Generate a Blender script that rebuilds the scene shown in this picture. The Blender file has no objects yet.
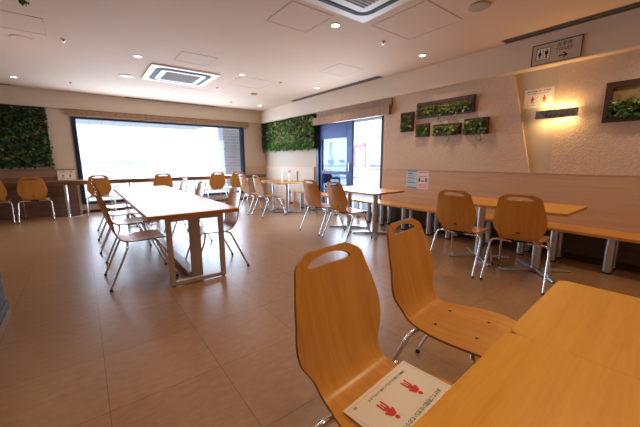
import bpy, bmesh, math, random
from mathutils import Vector, Matrix
from mathutils.geometry import delaunay_2d_cdt
random.seed(7)
PI = math.pi
scene = bpy.context.scene
COL = scene.collection

# ------------------------------------------------------------------ materials
def srgb(r, g, b):
    f = lambda c: (c / 255) / 12.92 if c / 255 <= 0.04045 else ((c / 255 + 0.055) / 1.055) ** 2.4
    return (f(r), f(g), f(b), 1)

def new_mat(name):
    m = bpy.data.materials.new(name)
    m.use_nodes = True
    nt = m.node_tree
    return m, nt, nt.nodes['Principled BSDF']

def plain(name, col, rough=0.5, metal=0.0, var=0.08, scale=6.0, bump=0.0, bscale=200, coat=0.0):
    """principled material with a little procedural colour variation"""
    m, nt, b = new_mat(name)
    tc = nt.nodes.new('ShaderNodeTexCoord')
    n = nt.nodes.new('ShaderNodeTexNoise'); n.inputs['Scale'].default_value = scale
    n.inputs['Detail'].default_value = 4
    r = nt.nodes.new('ShaderNodeValToRGB')
    r.color_ramp.elements[0].position = 0.3; r.color_ramp.elements[1].position = 0.7
    r.color_ramp.elements[0].color = tuple(c * (1 - var) for c in col[:3]) + (1,)
    r.color_ramp.elements[1].color = tuple(min(1, c * (1 + var)) for c in col[:3]) + (1,)
    nt.links.new(tc.outputs['Object'], n.inputs['Vector'])
    nt.links.new(n.outputs['Fac'], r.inputs['Fac'])
    nt.links.new(r.outputs['Color'], b.inputs['Base Color'])
    b.inputs['Roughness'].default_value = rough
    b.inputs['Metallic'].default_value = metal
    b.inputs['Coat Weight'].default_value = coat
    if bump:
        n2 = nt.nodes.new('ShaderNodeTexNoise'); n2.inputs['Scale'].default_value = bscale
        n2.inputs['Detail'].default_value = 3
        bp = nt.nodes.new('ShaderNodeBump'); bp.inputs['Strength'].default_value = bump
        bp.inputs['Distance'].default_value = 0.01
        nt.links.new(tc.outputs['Object'], n2.inputs['Vector'])
        nt.links.new(n2.outputs['Fac'], bp.inputs['Height'])
        nt.links.new(bp.outputs['Normal'], b.inputs['Normal'])
    return m

def wood(name, c1, c2, axis='Z', rough=0.35, grain=30.0, coat=0.15, spec=0.5):
    """fine straight grain running along one object axis"""
    m, nt, b = new_mat(name)
    tc = nt.nodes.new('ShaderNodeTexCoord')
    mp = nt.nodes.new('ShaderNodeMapping')
    s = {'X': (0.05, 1, 1), 'Y': (1, 0.05, 1), 'Z': (1, 1, 0.05), 'SHELL': (1, 0.06, 0.06)}[axis]
    mp.inputs['Scale'].default_value = s
    n = nt.nodes.new('ShaderNodeTexNoise'); n.inputs['Scale'].default_value = grain
    n.inputs['Detail'].default_value = 6; n.inputs['Roughness'].default_value = 0.65
    n.inputs['Distortion'].default_value = 0.4
    n2 = nt.nodes.new('ShaderNodeTexNoise'); n2.inputs['Scale'].default_value = grain * 6
    n2.inputs['Detail'].default_value = 2
    mx = nt.nodes.new('ShaderNodeMath'); mx.operation = 'MULTIPLY_ADD'
    mx.inputs[1].default_value = 0.3
    r = nt.nodes.new('ShaderNodeValToRGB')
    r.color_ramp.elements[0].position = 0.42; r.color_ramp.elements[0].color = c1
    r.color_ramp.elements[1].position = 0.85; r.color_ramp.elements[1].color = c2
    nt.links.new(tc.outputs['Object'], mp.inputs['Vector'])
    nt.links.new(mp.outputs['Vector'], n.inputs['Vector'])
    nt.links.new(mp.outputs['Vector'], n2.inputs['Vector'])
    nt.links.new(n2.outputs['Fac'], mx.inputs[0]); nt.links.new(n.outputs['Fac'], mx.inputs[2])
    nt.links.new(mx.outputs[0], r.inputs['Fac'])
    nt.links.new(r.outputs['Color'], b.inputs['Base Color'])
    b.inputs['Roughness'].default_value = rough
    b.inputs['Coat Weight'].default_value = coat
    b.inputs['Coat Roughness'].default_value = 0.25
    b.inputs['Specular IOR Level'].default_value = spec
    return m

def emit(name, col, strength):
    m = bpy.data.materials.new(name); m.use_nodes = True
    nt = m.node_tree; nt.nodes.clear()
    e = nt.nodes.new('ShaderNodeEmission'); e.inputs['Color'].default_value = col
    e.inputs['Strength'].default_value = strength
    o = nt.nodes.new('ShaderNodeOutputMaterial')
    nt.links.new(e.outputs[0], o.inputs[0])
    return m

def glass(name, tint=(0.96, 0.98, 1, 1), gloss=0.06):
    m = bpy.data.materials.new(name); m.use_nodes = True
    nt = m.node_tree; nt.nodes.clear()
    t = nt.nodes.new('ShaderNodeBsdfTransparent'); t.inputs['Color'].default_value = tint
    g = nt.nodes.new('ShaderNodeBsdfGlossy'); g.inputs['Roughness'].default_value = 0.02
    mx = nt.nodes.new('ShaderNodeMixShader'); mx.inputs[0].default_value = gloss
    o = nt.nodes.new('ShaderNodeOutputMaterial')
    nt.links.new(t.outputs[0], mx.inputs[1]); nt.links.new(g.outputs[0], mx.inputs[2])
    nt.links.new(mx.outputs[0], o.inputs[0])
    return m

def floor_mat():
    m, nt, b = new_mat('floor_tile')
    tc = nt.nodes.new('ShaderNodeTexCoord')
    mp = nt.nodes.new('ShaderNodeMapping'); mp.inputs['Location'].default_value = (0.02, -0.02, 0)
    br = nt.nodes.new('ShaderNodeTexBrick')
    br.offset = 0.0; br.inputs['Scale'].default_value = 1.0
    br.inputs['Brick Width'].default_value = 0.55; br.inputs['Row Height'].default_value = 0.55
    br.inputs['Mortar Size'].default_value = 0.0022; br.inputs['Mortar Smooth'].default_value = 0.3
    br.inputs['Color1'].default_value = srgb(166, 125, 90)
    br.inputs['Color2'].default_value = srgb(158, 118, 84)
    br.inputs['Mortar'].default_value = srgb(112, 84, 62)
    n = nt.nodes.new('ShaderNodeTexNoise'); n.inputs['Scale'].default_value = 26; n.inputs['Detail'].default_value = 8
    n.inputs['Roughness'].default_value = 0.7
    mp2 = nt.nodes.new('ShaderNodeMapping'); mp2.inputs['Scale'].default_value = (0.5, 1, 1)
    r = nt.nodes.new('ShaderNodeValToRGB')
    r.color_ramp.elements[0].position = 0.3; r.color_ramp.elements[0].color = (0.78, 0.78, 0.78, 1)
    r.color_ramp.elements[1].position = 0.7; r.color_ramp.elements[1].color = (1.1, 1.1, 1.1, 1)
    mul = nt.nodes.new('ShaderNodeMix'); mul.data_type = 'RGBA'; mul.blend_type = 'MULTIPLY'
    mul.inputs[0].default_value = 1.0
    nt.links.new(tc.outputs['Object'], mp.inputs['Vector']); nt.links.new(mp.outputs[0], br.inputs['Vector'])
    nt.links.new(tc.outputs['Object'], mp2.inputs['Vector']); nt.links.new(mp2.outputs[0], n.inputs['Vector'])
    nt.links.new(n.outputs['Fac'], r.inputs['Fac'])
    nt.links.new(br.outputs['Color'], mul.inputs[6]); nt.links.new(r.outputs['Color'], mul.inputs[7])
    nt.links.new(mul.outputs[2], b.inputs['Base Color'])
    b.inputs['Roughness'].default_value = 0.31
    b.inputs['Specular IOR Level'].default_value = 0.55
    bp = nt.nodes.new('ShaderNodeBump'); bp.inputs['Strength'].default_value = 0.12; bp.inputs['Distance'].default_value = 0.003
    nt.links.new(n.outputs['Fac'], bp.inputs['Height']); nt.links.new(bp.outputs['Normal'], b.inputs['Normal'])
    return m

def grid_mat(name, c1, c2, w, h, mortar, rough=0.6, offset=0.5, vec=None, msize=0.006):
    m, nt, b = new_mat(name)
    tc = nt.nodes.new('ShaderNodeTexCoord')
    mp = nt.nodes.new('ShaderNodeMapping')
    if vec: mp.inputs['Rotation'].default_value = vec
    br = nt.nodes.new('ShaderNodeTexBrick'); br.offset = offset; br.inputs['Scale'].default_value = 1
    br.inputs['Brick Width'].default_value = w; br.inputs['Row Height'].default_value = h
    br.inputs['Mortar Size'].default_value = msize
    br.inputs['Color1'].default_value = c1; br.inputs['Color2'].default_value = c2
    br.inputs['Mortar'].default_value = mortar
    nt.links.new(tc.outputs['Object'], mp.inputs[0]); nt.links.new(mp.outputs[0], br.inputs['Vector'])
    nt.links.new(br.outputs['Color'], b.inputs['Base Color'])
    b.inputs['Roughness'].default_value = rough
    return m

M = {}
M['ceiling'] = plain('ceiling_paint', srgb(214, 188, 166), 0.8, var=0.015, scale=2, bump=0.05)
M['soffit'] = plain('soffit_paint', srgb(220, 200, 178), 0.8, var=0.015, scale=2)
M['plaster'] = plain('textured_plaster', srgb(216, 188, 166), 0.85, var=0.07, scale=45, bump=1.0, bscale=55)
M['wall'] = plain('wall_paint', srgb(212, 192, 174), 0.8, var=0.02, scale=3, bump=0.1, bscale=120)
M['wainscot'] = wood('wainscot_veneer', srgb(196, 156, 124), srgb(214, 176, 144), 'Y', 0.5, 22, 0.0, 0.35)
M['wainscot_x'] = wood('wainscot_veneer_across', srgb(150, 112, 88), srgb(182, 144, 116), 'X', 0.5, 18, 0.0, 0.35)
M['wainscot_pale'] = wood('pale_wainscot_across', srgb(200, 166, 138), srgb(216, 184, 156), 'X', 0.5, 18, 0.0, 0.35)
M['kick'] = wood('dark_kick_panel', srgb(92, 66, 52), srgb(122, 90, 72), 'Y', 0.5, 18, 0.0)
M['kick_x'] = wood('dark_kick_panel_across', srgb(112, 82, 64), srgb(140, 106, 84), 'X', 0.5, 18, 0.0)
M['floor'] = floor_mat()
M['shell'] = wood('beech_plywood', srgb(196, 128, 48), srgb(216, 152, 68), 'SHELL', 0.3, 26, 0.35)
M['shell_edge'] = plain('plywood_edge', srgb(150, 92, 44), 0.55, var=0.2, scale=60)
M['table'] = wood('table_laminate', srgb(208, 144, 42), srgb(222, 160, 54), 'Y', 0.34, 34, 0.2)
M['table_edge'] = plain('table_edge_band', srgb(190, 122, 44), 0.45, var=0.12, scale=30)
M['bench'] = wood('bench_laminate', srgb(196, 128, 54), srgb(218, 154, 78), 'Y', 0.35, 34, 0.2)
M['long_top'] = wood('long_table_laminate', srgb(204, 150, 92), srgb(222, 174, 118), 'Y', 0.42, 30, 0.05)
M['counter'] = wood('counter_laminate', srgb(104, 70, 50), srgb(128, 90, 64), 'X', 0.5, 24, 0.0)
M['chrome'] = plain('chrome_tube', (0.82, 0.82, 0.84, 1), 0.12, 1.0, 0.02)
M['steel'] = plain('brushed_steel', (0.56, 0.56, 0.57, 1), 0.34, 0.9, 0.05, 20)
M['frame_metal'] = plain('painted_frame_metal', srgb(186, 172, 158), 0.4, 0.1, 0.03)
M['black'] = plain('black_plastic', srgb(24, 22, 22), 0.5, var=0.1)
M['rubber'] = plain('black_rubber', srgb(30, 29, 30), 0.7)
M['navy'] = plain('navy_aluminium', srgb(28, 40, 76), 0.4, 0.2, 0.05)
M['navy_light'] = plain('blue_door_leaf', srgb(46, 72, 140), 0.4, 0.1, 0.06)
M['glass'] = glass('window_glass', gloss=0.03)
M['white'] = plain('white_enamel', srgb(228, 216, 204), 0.45, var=0.015)
M['offwhite'] = plain('ceiling_disc_white', srgb(222, 214, 210), 0.55, var=0.02)
M['tan'] = plain('tan_disc', srgb(186, 150, 112), 0.5, var=0.03)
M['grey'] = plain('grey_grille', srgb(166, 160, 150), 0.6, var=0.06)
M['darkslot'] = plain('dark_slot', srgb(34, 30, 32), 0.7)
M['slotgrey'] = plain('slot_grey', srgb(122, 112, 106), 0.6)
M['speaker'] = plain('speaker_mesh', srgb(178, 160, 142), 0.7, var=0.03)
M['seam'] = plain('hatch_seam', srgb(196, 174, 160), 0.8)
M['lamp'] = emit('downlight_glow', (1.0, 0.80, 0.52, 1), 9)
M['glow'] = emit('sconce_glow', (1.0, 0.74, 0.34, 1), 10)
M['mirror'] = plain('polished_sconce_plate', (0.62, 0.56, 0.5, 1), 0.2, 1.0, 0.6, 22)  # strong noise paints mirrored light and dark patches into the plate
M['darkwood'] = wood('dark_planter_wood', srgb(58, 34, 22), srgb(88, 54, 34), 'Y', 0.55, 20, 0)
M['planter_back'] = plain('planter_backing', srgb(150, 128, 92), 0.9, var=0.3, scale=20)
M['felt'] = plain('green_wall_backing', srgb(22, 34, 18), 0.95, var=0.3, scale=12)
LEAF = [plain('leaf_' + n, c, 0.5, var=0.3, scale=14) for n, c in [
    ('dark', srgb(40, 64, 40)), ('mid', srgb(66, 108, 46)), ('bright', srgb(112, 152, 56)),
    ('olive', srgb(136, 134, 72)), ('pale', srgb(170, 182, 130)), ('purple', srgb(66, 48, 50))]]
M['blind'] = wood('blind_slat_wood', srgb(146, 110, 80), srgb(170, 132, 100), 'Z', 0.6, 16, 0.0)
M['blind_edge'] = plain('blind_edge', srgb(134, 96, 64), 0.7)
M['paper'] = plain('paper_white', srgb(238, 228, 218), 0.7, var=0.01)
M['paper_blue'] = plain('paper_pale_blue', srgb(190, 210, 220), 0.7, var=0.03)
M['paper_pink'] = plain('paper_pale_pink', srgb(232, 212, 212), 0.7, var=0.02)
M['ink'] = plain('black_ink', srgb(28, 24, 26), 0.7)
M['ink_red'] = plain('red_ink', srgb(214, 62, 44), 0.7)
M['ink_blue'] = plain('blue_ink', srgb(86, 130, 180), 0.7)
M['ink_pink'] = plain('pink_ink', srgb(226, 120, 136), 0.7)
M['ink_grey'] = plain('grey_ink', srgb(66, 52, 46), 0.7)
M['sign'] = plain('sign_panel', srgb(196, 178, 160), 0.6, var=0.02)
M['signframe'] = plain('sign_frame', srgb(52, 34, 28), 0.5)
M['brown'] = plain('brown_leatherette', srgb(150, 104, 62), 0.6)
M['red'] = plain('red_plastic', srgb(196, 30, 34), 0.4)
M['sea'] = plain('hazy_sea_water', srgb(228, 231, 235), 0.6, var=0.03, scale=0.02, bump=0.2, bscale=0.4)  # haze and sea glare are put into the pale base colour
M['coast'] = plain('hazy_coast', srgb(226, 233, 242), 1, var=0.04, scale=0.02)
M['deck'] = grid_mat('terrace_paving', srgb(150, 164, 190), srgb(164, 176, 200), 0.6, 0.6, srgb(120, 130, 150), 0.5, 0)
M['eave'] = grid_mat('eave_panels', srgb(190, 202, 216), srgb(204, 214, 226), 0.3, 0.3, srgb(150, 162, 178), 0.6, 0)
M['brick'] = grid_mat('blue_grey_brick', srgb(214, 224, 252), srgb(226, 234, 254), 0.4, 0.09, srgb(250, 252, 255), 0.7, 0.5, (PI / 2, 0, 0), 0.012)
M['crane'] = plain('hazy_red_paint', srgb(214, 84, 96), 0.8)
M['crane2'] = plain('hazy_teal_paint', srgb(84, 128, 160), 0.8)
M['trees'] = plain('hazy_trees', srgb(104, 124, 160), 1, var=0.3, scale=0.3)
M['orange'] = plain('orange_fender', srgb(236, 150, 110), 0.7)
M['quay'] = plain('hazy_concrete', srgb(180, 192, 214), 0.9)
M['terrace'] = plain('terrace_navy', srgb(34, 44, 96), 0.5)
M['terrace_top'] = plain('terrace_pale_top', srgb(190, 204, 230), 0.4)
M['pillar'] = plain('blue_grey_pillar', srgb(66, 62, 70), 0.6, var=0.04)
M['base_navy'] = plain('dark_baseboard', srgb(30, 30, 40), 0.5)
M['base_brown'] = plain('brown_baseboard', srgb(72, 52, 42), 0.5)

# ------------------------------------------------------------------ mesh helpers
class MB:
    def __init__(s): s.bm = bmesh.new(); s.mi = 0
    def _set(s, faces):
        for f in faces: f.material_index = s.mi
    def box(s, x0, x1, y0, y1, z0, z1, bev=0.0, seg=2):
        r = bmesh.ops.create_cube(s.bm, size=1)
        vs = r['verts']
        bmesh.ops.scale(s.bm, vec=(x1 - x0, y1 - y0, z1 - z0), verts=vs)
        bmesh.ops.translate(s.bm, vec=((x0 + x1) / 2, (y0 + y1) / 2, (z0 + z1) / 2), verts=vs)
        fs = list({f for v in vs for f in v.link_faces}); s._set(fs)
        if bev:
            es = list({e for v in vs for e in v.link_edges})
            r = bmesh.ops.bevel(s.bm, geom=es, offset=bev, segments=seg, profile=0.5, affect='EDGES')
            s._set(r['faces'])
        return s
    def prism(s, pts, axis, a0, a1, bev=0.0):
        """polygon pts in the two other axes, extruded along axis from a0 to a1"""
        def P(p, a):
            return {'x': (a, p[0], p[1]), 'y': (p[0], a, p[1]), 'z': (p[0], p[1], a)}[axis]
        v0 = [s.bm.verts.new(P(p, a0)) for p in pts]; v1 = [s.bm.verts.new(P(p, a1)) for p in pts]
        fs = [s.bm.faces.new(v0), s.bm.faces.new(v1[::-1])]
        n = len(pts)
        for i in range(n):
            fs.append(s.bm.faces.new((v0[i], v1[i], v1[(i + 1) % n], v0[(i + 1) % n])))
        bmesh.ops.recalc_face_normals(s.bm, faces=fs); s._set(fs)
        if bev:
            es = [e for e in fs[0].edges] + [e for e in fs[1].edges]
            r = bmesh.ops.bevel(s.bm, geom=es, offset=bev, segments=2, profile=0.5, affect='EDGES')
            s._set(r['faces'])
        return s
    def tube(s, path, r, seg=10, caps=True, up=None):
        path = [Vector(p) for p in path]
        rings = []; n = len(path); ref = Vector(up) if up else None
        rr = r if isinstance(r, (list, tuple)) else [r] * n
        for i, p in enumerate(path):
            d = (path[min(i + 1, n - 1)] - path[max(i - 1, 0)]).normalized()
            if ref is None or abs(d.dot(ref)) > 0.98:
                ref = Vector((0, 0, 1)) if abs(d.z) < 0.9 else Vector((1, 0, 0))
            a = d.cross(ref).normalized(); b = a.cross(d).normalized(); ref = b
            rings.append([s.bm.verts.new(p + (a * math.cos(2 * PI * k / seg) + b * math.sin(2 * PI * k / seg)) * rr[i]) for k in range(seg)])
        fs = []
        for i in range(n - 1):
            for k in range(seg):
                fs.append(s.bm.faces.new((rings[i][k], rings[i][(k + 1) % seg], rings[i + 1][(k + 1) % seg], rings[i + 1][k])))
        if caps:
            fs.append(s.bm.faces.new(rings[0][::-1])); fs.append(s.bm.faces.new(rings[-1]))
        bmesh.ops.recalc_face_normals(s.bm, faces=fs)
        s._set(fs); return s
    def lathe(s, prof, c=(0, 0, 0), seg=24):
        """profile [(r, z)...] round the z axis"""
        rings = []
        for r, z in prof:
            rings.append([s.bm.verts.new((c[0] + r * math.cos(2 * PI * k / seg), c[1] + r * math.sin(2 * PI * k / seg), c[2] + z)) for k in range(seg)] if r > 1e-6
                         else [s.bm.verts.new((c[0], c[1], c[2] + z))])
        fs = []
        for a, b in zip(rings[:-1], rings[1:]):
            for k in range(seg):
                k2 = (k + 1) % seg
                if len(a) == 1 and len(b) == 1: continue
                if len(a) == 1: fs.append(s.bm.faces.new((a[0], b[k], b[k2])))
                elif len(b) == 1: fs.append(s.bm.faces.new((a[k], a[k2], b[0])))
                else: fs.append(s.bm.faces.new((a[k], a[k2], b[k2], b[k])))
        if len(rings[0]) > 1: fs.append(s.bm.faces.new(rings[0]))
        if len(rings[-1]) > 1: fs.append(s.bm.faces.new(rings[-1]))
        bmesh.ops.recalc_face_normals(s.bm, faces=fs); s._set(fs)
        return s
    def poly(s, pts):
        f = s.bm.faces.new([s.bm.verts.new(p) for p in pts]); s._set([f]); return s
    def leaf(s, p, d, n, L, W):
        """a folded leaf blade: base p, direction d, normal n"""
        d = d.normalized(); side = d.cross(n)
        if side.length < 1e-4: side = d.orthogonal()
        side.normalize(); nn = side.cross(d).normalized()
        b = s.bm.verts.new(p); t = s.bm.verts.new(p + d * L - nn * L * 0.25)
        mid = s.bm.verts.new(p + d * L * 0.5 + nn * L * 0.02)
        l = s.bm.verts.new(p + d * L * 0.45 + side * W + nn * L * 0.1)
        r = s.bm.verts.new(p + d * L * 0.45 - side * W + nn * L * 0.1)
        s._set([s.bm.faces.new((b, mid, l)), s.bm.faces.new((l, mid, t)), s.bm.faces.new((b, r, mid)), s.bm.faces.new((mid, r, t))])
    def build(s, name, mats, parent=None, smooth=False, loc=None):
        me = bpy.data.meshes.new(name); s.bm.to_mesh(me); s.bm.free()
        for m in (mats if isinstance(mats, (list, tuple)) else [mats]): me.materials.append(m)
        if smooth:
            me.polygons.foreach_set('use_smooth', [True] * len(me.polygons))
            try: me.set_sharp_from_angle(angle=math.radians(40))
            except Exception: pass
        o = bpy.data.objects.new(name, me); COL.objects.link(o)
        if parent: o.parent = parent
        if loc: o.location = loc
        return o

def tag(o, label=None, cat=None, group=None):
    if label: o['label'] = label
    if cat: o['category'] = cat
    if group: o['group'] = group
    return o

def struct(o, label=None, cat=None):
    o['kind'] = 'structure'
    if label: o['label'] = label
    if cat: o['category'] = cat
    return o

def thing(name, label, cat, loc=(0, 0, 0), rz=0.0, group=None):
    o = bpy.data.objects.new(name, None); o.empty_display_size = 0.1
    COL.objects.link(o); o.location = loc; o.rotation_euler = (0, 0, rz)
    return tag(o, label, cat, group)

def dup(root, loc, rz, label):
    r = root.copy(); COL.objects.link(r); r.location = loc; r.rotation_euler = (0, 0, rz); r['label'] = label
    for ch in list(root.children):
        c = ch.copy(); COL.objects.link(c); c.parent = r
        for g in list(ch.children):
            d = g.copy(); COL.objects.link(d); d.parent = c
    return r

def catmull(pts, n):
    pts = [Vector(p) for p in pts]; out = []
    P = [pts[0] * 2 - pts[1]] + pts + [pts[-1] * 2 - pts[-2]]
    for i in range(1, len(P) - 2):
        for k in range(n):
            t = k / n
            out.append(0.5 * ((2 * P[i]) + (P[i + 1] - P[i - 1]) * t + (2 * P[i - 1] - 5 * P[i] + 4 * P[i + 1] - P[i + 2]) * t * t
                              + (3 * P[i] - P[i - 1] - 3 * P[i + 1] + P[i + 2]) * t ** 3))
    out.append(pts[-1]); return out

def text_mesh(name, body, size, mat, parent, matrix, width=None, align='CENTER', bold=0.012):
    cu = bpy.data.curves.new('t', 'FONT'); cu.body = body; cu.size = size
    cu.align_x = align; cu.align_y = 'CENTER'; cu.resolution_u = 2; cu.offset = bold * size
    ob = bpy.data.objects.new('t', cu); COL.objects.link(ob)
    dg = bpy.context.evaluated_depsgraph_get(); dg.update()
    me = bpy.data.meshes.new_from_object(ob.evaluated_get(dg))
    bpy.data.objects.remove(ob); bpy.data.curves.remove(cu)
    if width and len(me.vertices):
        xs = [v.co.x for v in me.vertices]; w = max(xs) - min(xs)
        if w > 0:
            k = width / w
            for v in me.vertices: v.co.x *= k
    me.materials.clear(); me.materials.append(mat); me.name = name
    o = bpy.data.objects.new(name, me); COL.objects.link(o)
    o.parent = parent; o.matrix_local = matrix
    return o

# frames for flat artwork: local x = reading direction, local y = up, local z = toward the reader
def face_mat(origin, right, up):
    r = Vector(right).normalized(); u = Vector(up).normalized(); n = r.cross(u)
    m = Matrix(((r.x, u.x, n.x, origin[0]), (r.y, u.y, n.y, origin[1]), (r.z, u.z, n.z, origin[2]), (0, 0, 0, 1)))
    return m

# ------------------------------------------------------------------ room
XR, YB, ZC, ZS, XS, YS, ZW = 4.74, 9.0, 2.70, 2.34, 4.57, 8.95, 1.034
XL, YF = -3.2, -2.6
WX0, WX1, WZ0, WZ1 = -0.09, 4.0, 0.20, 2.18          # back window opening
DY0, DY1, DZ0, DZ1 = 4.12, 6.30, 0.06, 2.12          # glass door opening in the right wall

struct(MB().box(XL, XR + 0.2, YF, YB + 0.2, -0.12, 0).build('floor', M['floor']))
struct(MB().box(XL, XR + 0.2, YF, YB + 0.2, ZC, ZC + 0.12).build('ceiling', M['ceiling']))
b = MB()
b.box(XL, WX0, YB, YB + 0.15, 0, ZC).box(WX1, XR + 0.2, YB, YB + 0.15, 0, ZC)
b.box(WX0, WX1, YB, YB + 0.15, 0, WZ0).box(WX0, WX1, YB, YB + 0.15, WZ1, ZC)
struct(b.build('wall_back', M['wall']))
b = MB()
b.box(XR, XR + 0.15, YF, DY0, 0, ZC).box(XR, XR + 0.15, DY1, YB, 0, ZC)
b.box(XR, XR + 0.15, DY0, DY1, 0, DZ0).box(XR, XR + 0.15, DY0, DY1, DZ1, ZC)
struct(b.build('wall_right', M['wall']))
struct(MB().box(XL - 0.15, XL, YF, YB + 0.15, 0, ZC).build('wall_left', M['wall']))
struct(MB().box(XL, XR + 0.15, YF - 0.15, YF, 0, ZC).build('wall_front', M['wall']))
# pillar at the left edge of the view
p = MB().box(-1.15, -0.625, 2.75, 3.49, 0, ZC).build('wall_partition', M['pillar']); struct(p)
struct(MB().box(-1.16, -0.612, 2.74, 3.502, 0, 0.07, 0.004).build('baseboard_partition', M['base_navy']))
# soffits round the ceiling
struct(MB().box(XS, XR, YF, YB, ZS, ZC).build('trim_1', M['soffit']))
struct(MB().box(XL, XS, YS, YB, ZS, ZC).build('trim_2', M['soffit']))
# textured plaster panels on the right wall, with the tapering niche between
PX = 4.70
b = MB(); b.prism([(4.06, ZW), (4.06, ZS), (1.845, ZS), (1.54, ZW)], 'x', PX, XR)
struct(b.build('trim_3', M['plaster']))
b = MB(); b.prism([(1.315, ZW), (1.35, ZS), (YF, ZS), (YF, ZW)], 'x', PX, XR)
struct(b.build('trim_4', M['plaster']))
M['niche'] = plain('smooth_niche_plaster', srgb(198, 182, 164), 0.7, var=0.02, scale=3)
struct(MB().box(XR - 0.002, XR, 1.2, 1.9, ZW, ZS).build('trim_13', M['niche']))
# lower veneer panelling
b = MB(); b.box(PX - 0.005, XR, YF, 4.06, 0.36, ZW, 0.003); b.box(PX - 0.012, XR, YF, 4.06, ZW, ZW + 0.012)
struct(b.build('trim_5', M['wainscot']))
struct(MB().box(PX, XR, YF, 4.06, 0, 0.36).build('trim_6', M['kick']))
b = MB(); b.box(PX, XR, 6.36, YB, 0.06, ZW, 0.003)
struct(b.build('trim_7', plain('pale_panel', srgb(220, 196, 176), 0.6, var=0.02)))
b = MB(); b.box(XL, WX0 - 0.05, YB - 0.02, YB, 0.86, ZW, 0.003)
struct(b.build('trim_8', M['wainscot_x']))
struct(MB().box(XL, WX0 - 0.05, YB - 0.025, YB, 0.0, 0.86).build('trim_9', M['kick_x']))
struct(MB().box(WX1 + 0.05, XR, YB - 0.02, YB, 0.0, ZW, 0.003).build('trim_10', M['wainscot_pale']))
struct(MB().box(PX - 0.012, PX, YF, DY0 - 0.06, 0, 0.07, 0.003).build('baseboard_right', M['base_brown']))
struct(MB().box(WX0, WX1, YB - 0.012, YB, 0, 0.06, 0.003).build('baseboard_back', M['base_brown']))

# ---- back window
w = bpy.data.objects.new('window_1', None); COL.objects.link(w); w.location = (0, 0, 0)
struct(w, 'wide navy framed window over the sea behind the counter')
b = MB(); t = 0.085
b.box(WX0, WX0 + t, YB - 0.03, YB + 0.12, WZ0, WZ1).box(WX1 - t, WX1, YB - 0.03, YB + 0.12, WZ0, WZ1)
b.box(WX0 + t, WX1 - t, YB - 0.03, YB + 0.12, WZ1 - 0.035, WZ1).box(WX0 + t, WX1 - t, YB - 0.03, YB + 0.12, WZ0, WZ0 + 0.06)
b.build('window_frame', M['navy'], w)
MB().box(WX0 + t, WX1 - t, YB + 0.05, YB + 0.06, WZ0 + 0.06, WZ1 - 0.05).build('pane', M['glass'], w)
# ---- glass door
d = bpy.data.objects.new('door_1', None); COL.objects.link(d)
struct(d, 'navy framed glass terrace door with one solid blue leaf')
b = MB(); X0, X1 = XR - 0.01, XR + 0.13
b.box(X0, X1, DY0, DY0 + 0.04, DZ0, DZ1).box(X0, X1, DY1 - 0.10, DY1, DZ0, DZ1)
b.box(X0, X1, DY0 + 0.04, DY1 - 0.10, DZ1 - 0.04, DZ1).box(X0, X1, DY0 + 0.04, DY1 - 0.10, DZ0, DZ0 + 0.06)
b.build('door_frame', M['navy'], d)
b = MB(); X0, X1 = XR + 0.03, XR + 0.09; L0, L1 = 5.03, 6.20
b.box(X0, X1, L0, L0 + 0.17, DZ0 + 0.06, DZ1 - 0.04).box(X0, X1, L1 - 0.09, L1, DZ0 + 0.06, DZ1 - 0.04)
b.box(X0, X1, L0 + 0.17, L1 - 0.09, 1.72, DZ1 - 0.04).box(X0, X1, L0 + 0.17, L1 - 0.09, 0.88, 0.95)
b.box(X0, X1, L0 + 0.17, L1 - 0.09, DZ0 + 0.06, DZ0 + 0.22)
for k in range(8): b.box(X0 - 0.008, X0, L0 + 0.17, L1 - 0.09, 1.735 + k * 0.042, 1.735 + k * 0.042 + 0.02)
leaf = b.build('door_leaf', M['navy_light'], d)
b = MB(); b.box(XR + 0.055, XR + 0.062, L0 + 0.17, L1 - 0.09, 0.95, 1.72).box(XR + 0.055, XR + 0.062, L0 + 0.17, L1 - 0.09, DZ0 + 0.22, 0.88)
b.build('pane', glass('tinted_leaf_glass', (0.62, 0.74, 0.95, 1), 0.04), leaf)
MB().box(XR + 0.055, XR + 0.062, DY0 + 0.04, L0, DZ0 + 0.06, DZ1 - 0.04).build('pane', M['glass'], d)
b = MB(); b.box(XR + 0.005, XR + 0.03, L0 + 0.06, L0 + 0.09, 0.95, 1.15, 0.005)
b.build('door_handle', M['steel'], leaf)

# ------------------------------------------------------------------ outside
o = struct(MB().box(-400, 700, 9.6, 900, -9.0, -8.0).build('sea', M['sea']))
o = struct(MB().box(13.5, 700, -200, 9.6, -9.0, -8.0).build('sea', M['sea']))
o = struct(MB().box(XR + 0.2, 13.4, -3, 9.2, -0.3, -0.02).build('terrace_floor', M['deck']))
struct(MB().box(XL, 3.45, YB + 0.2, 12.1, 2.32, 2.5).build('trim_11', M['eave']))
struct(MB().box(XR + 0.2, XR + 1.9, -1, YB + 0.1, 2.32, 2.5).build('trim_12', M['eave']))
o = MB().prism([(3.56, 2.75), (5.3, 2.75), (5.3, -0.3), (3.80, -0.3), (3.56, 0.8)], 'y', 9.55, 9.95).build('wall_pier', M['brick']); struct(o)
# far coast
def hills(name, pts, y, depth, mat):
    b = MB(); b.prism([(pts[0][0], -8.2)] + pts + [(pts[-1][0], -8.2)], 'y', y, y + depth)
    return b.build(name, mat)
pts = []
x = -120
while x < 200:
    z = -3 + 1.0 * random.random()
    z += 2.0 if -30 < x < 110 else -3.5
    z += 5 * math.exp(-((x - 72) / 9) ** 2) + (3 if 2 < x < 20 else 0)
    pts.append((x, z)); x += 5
hl = hills('hills', pts, 700, 40, M['coast']); struct(hl)

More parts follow.
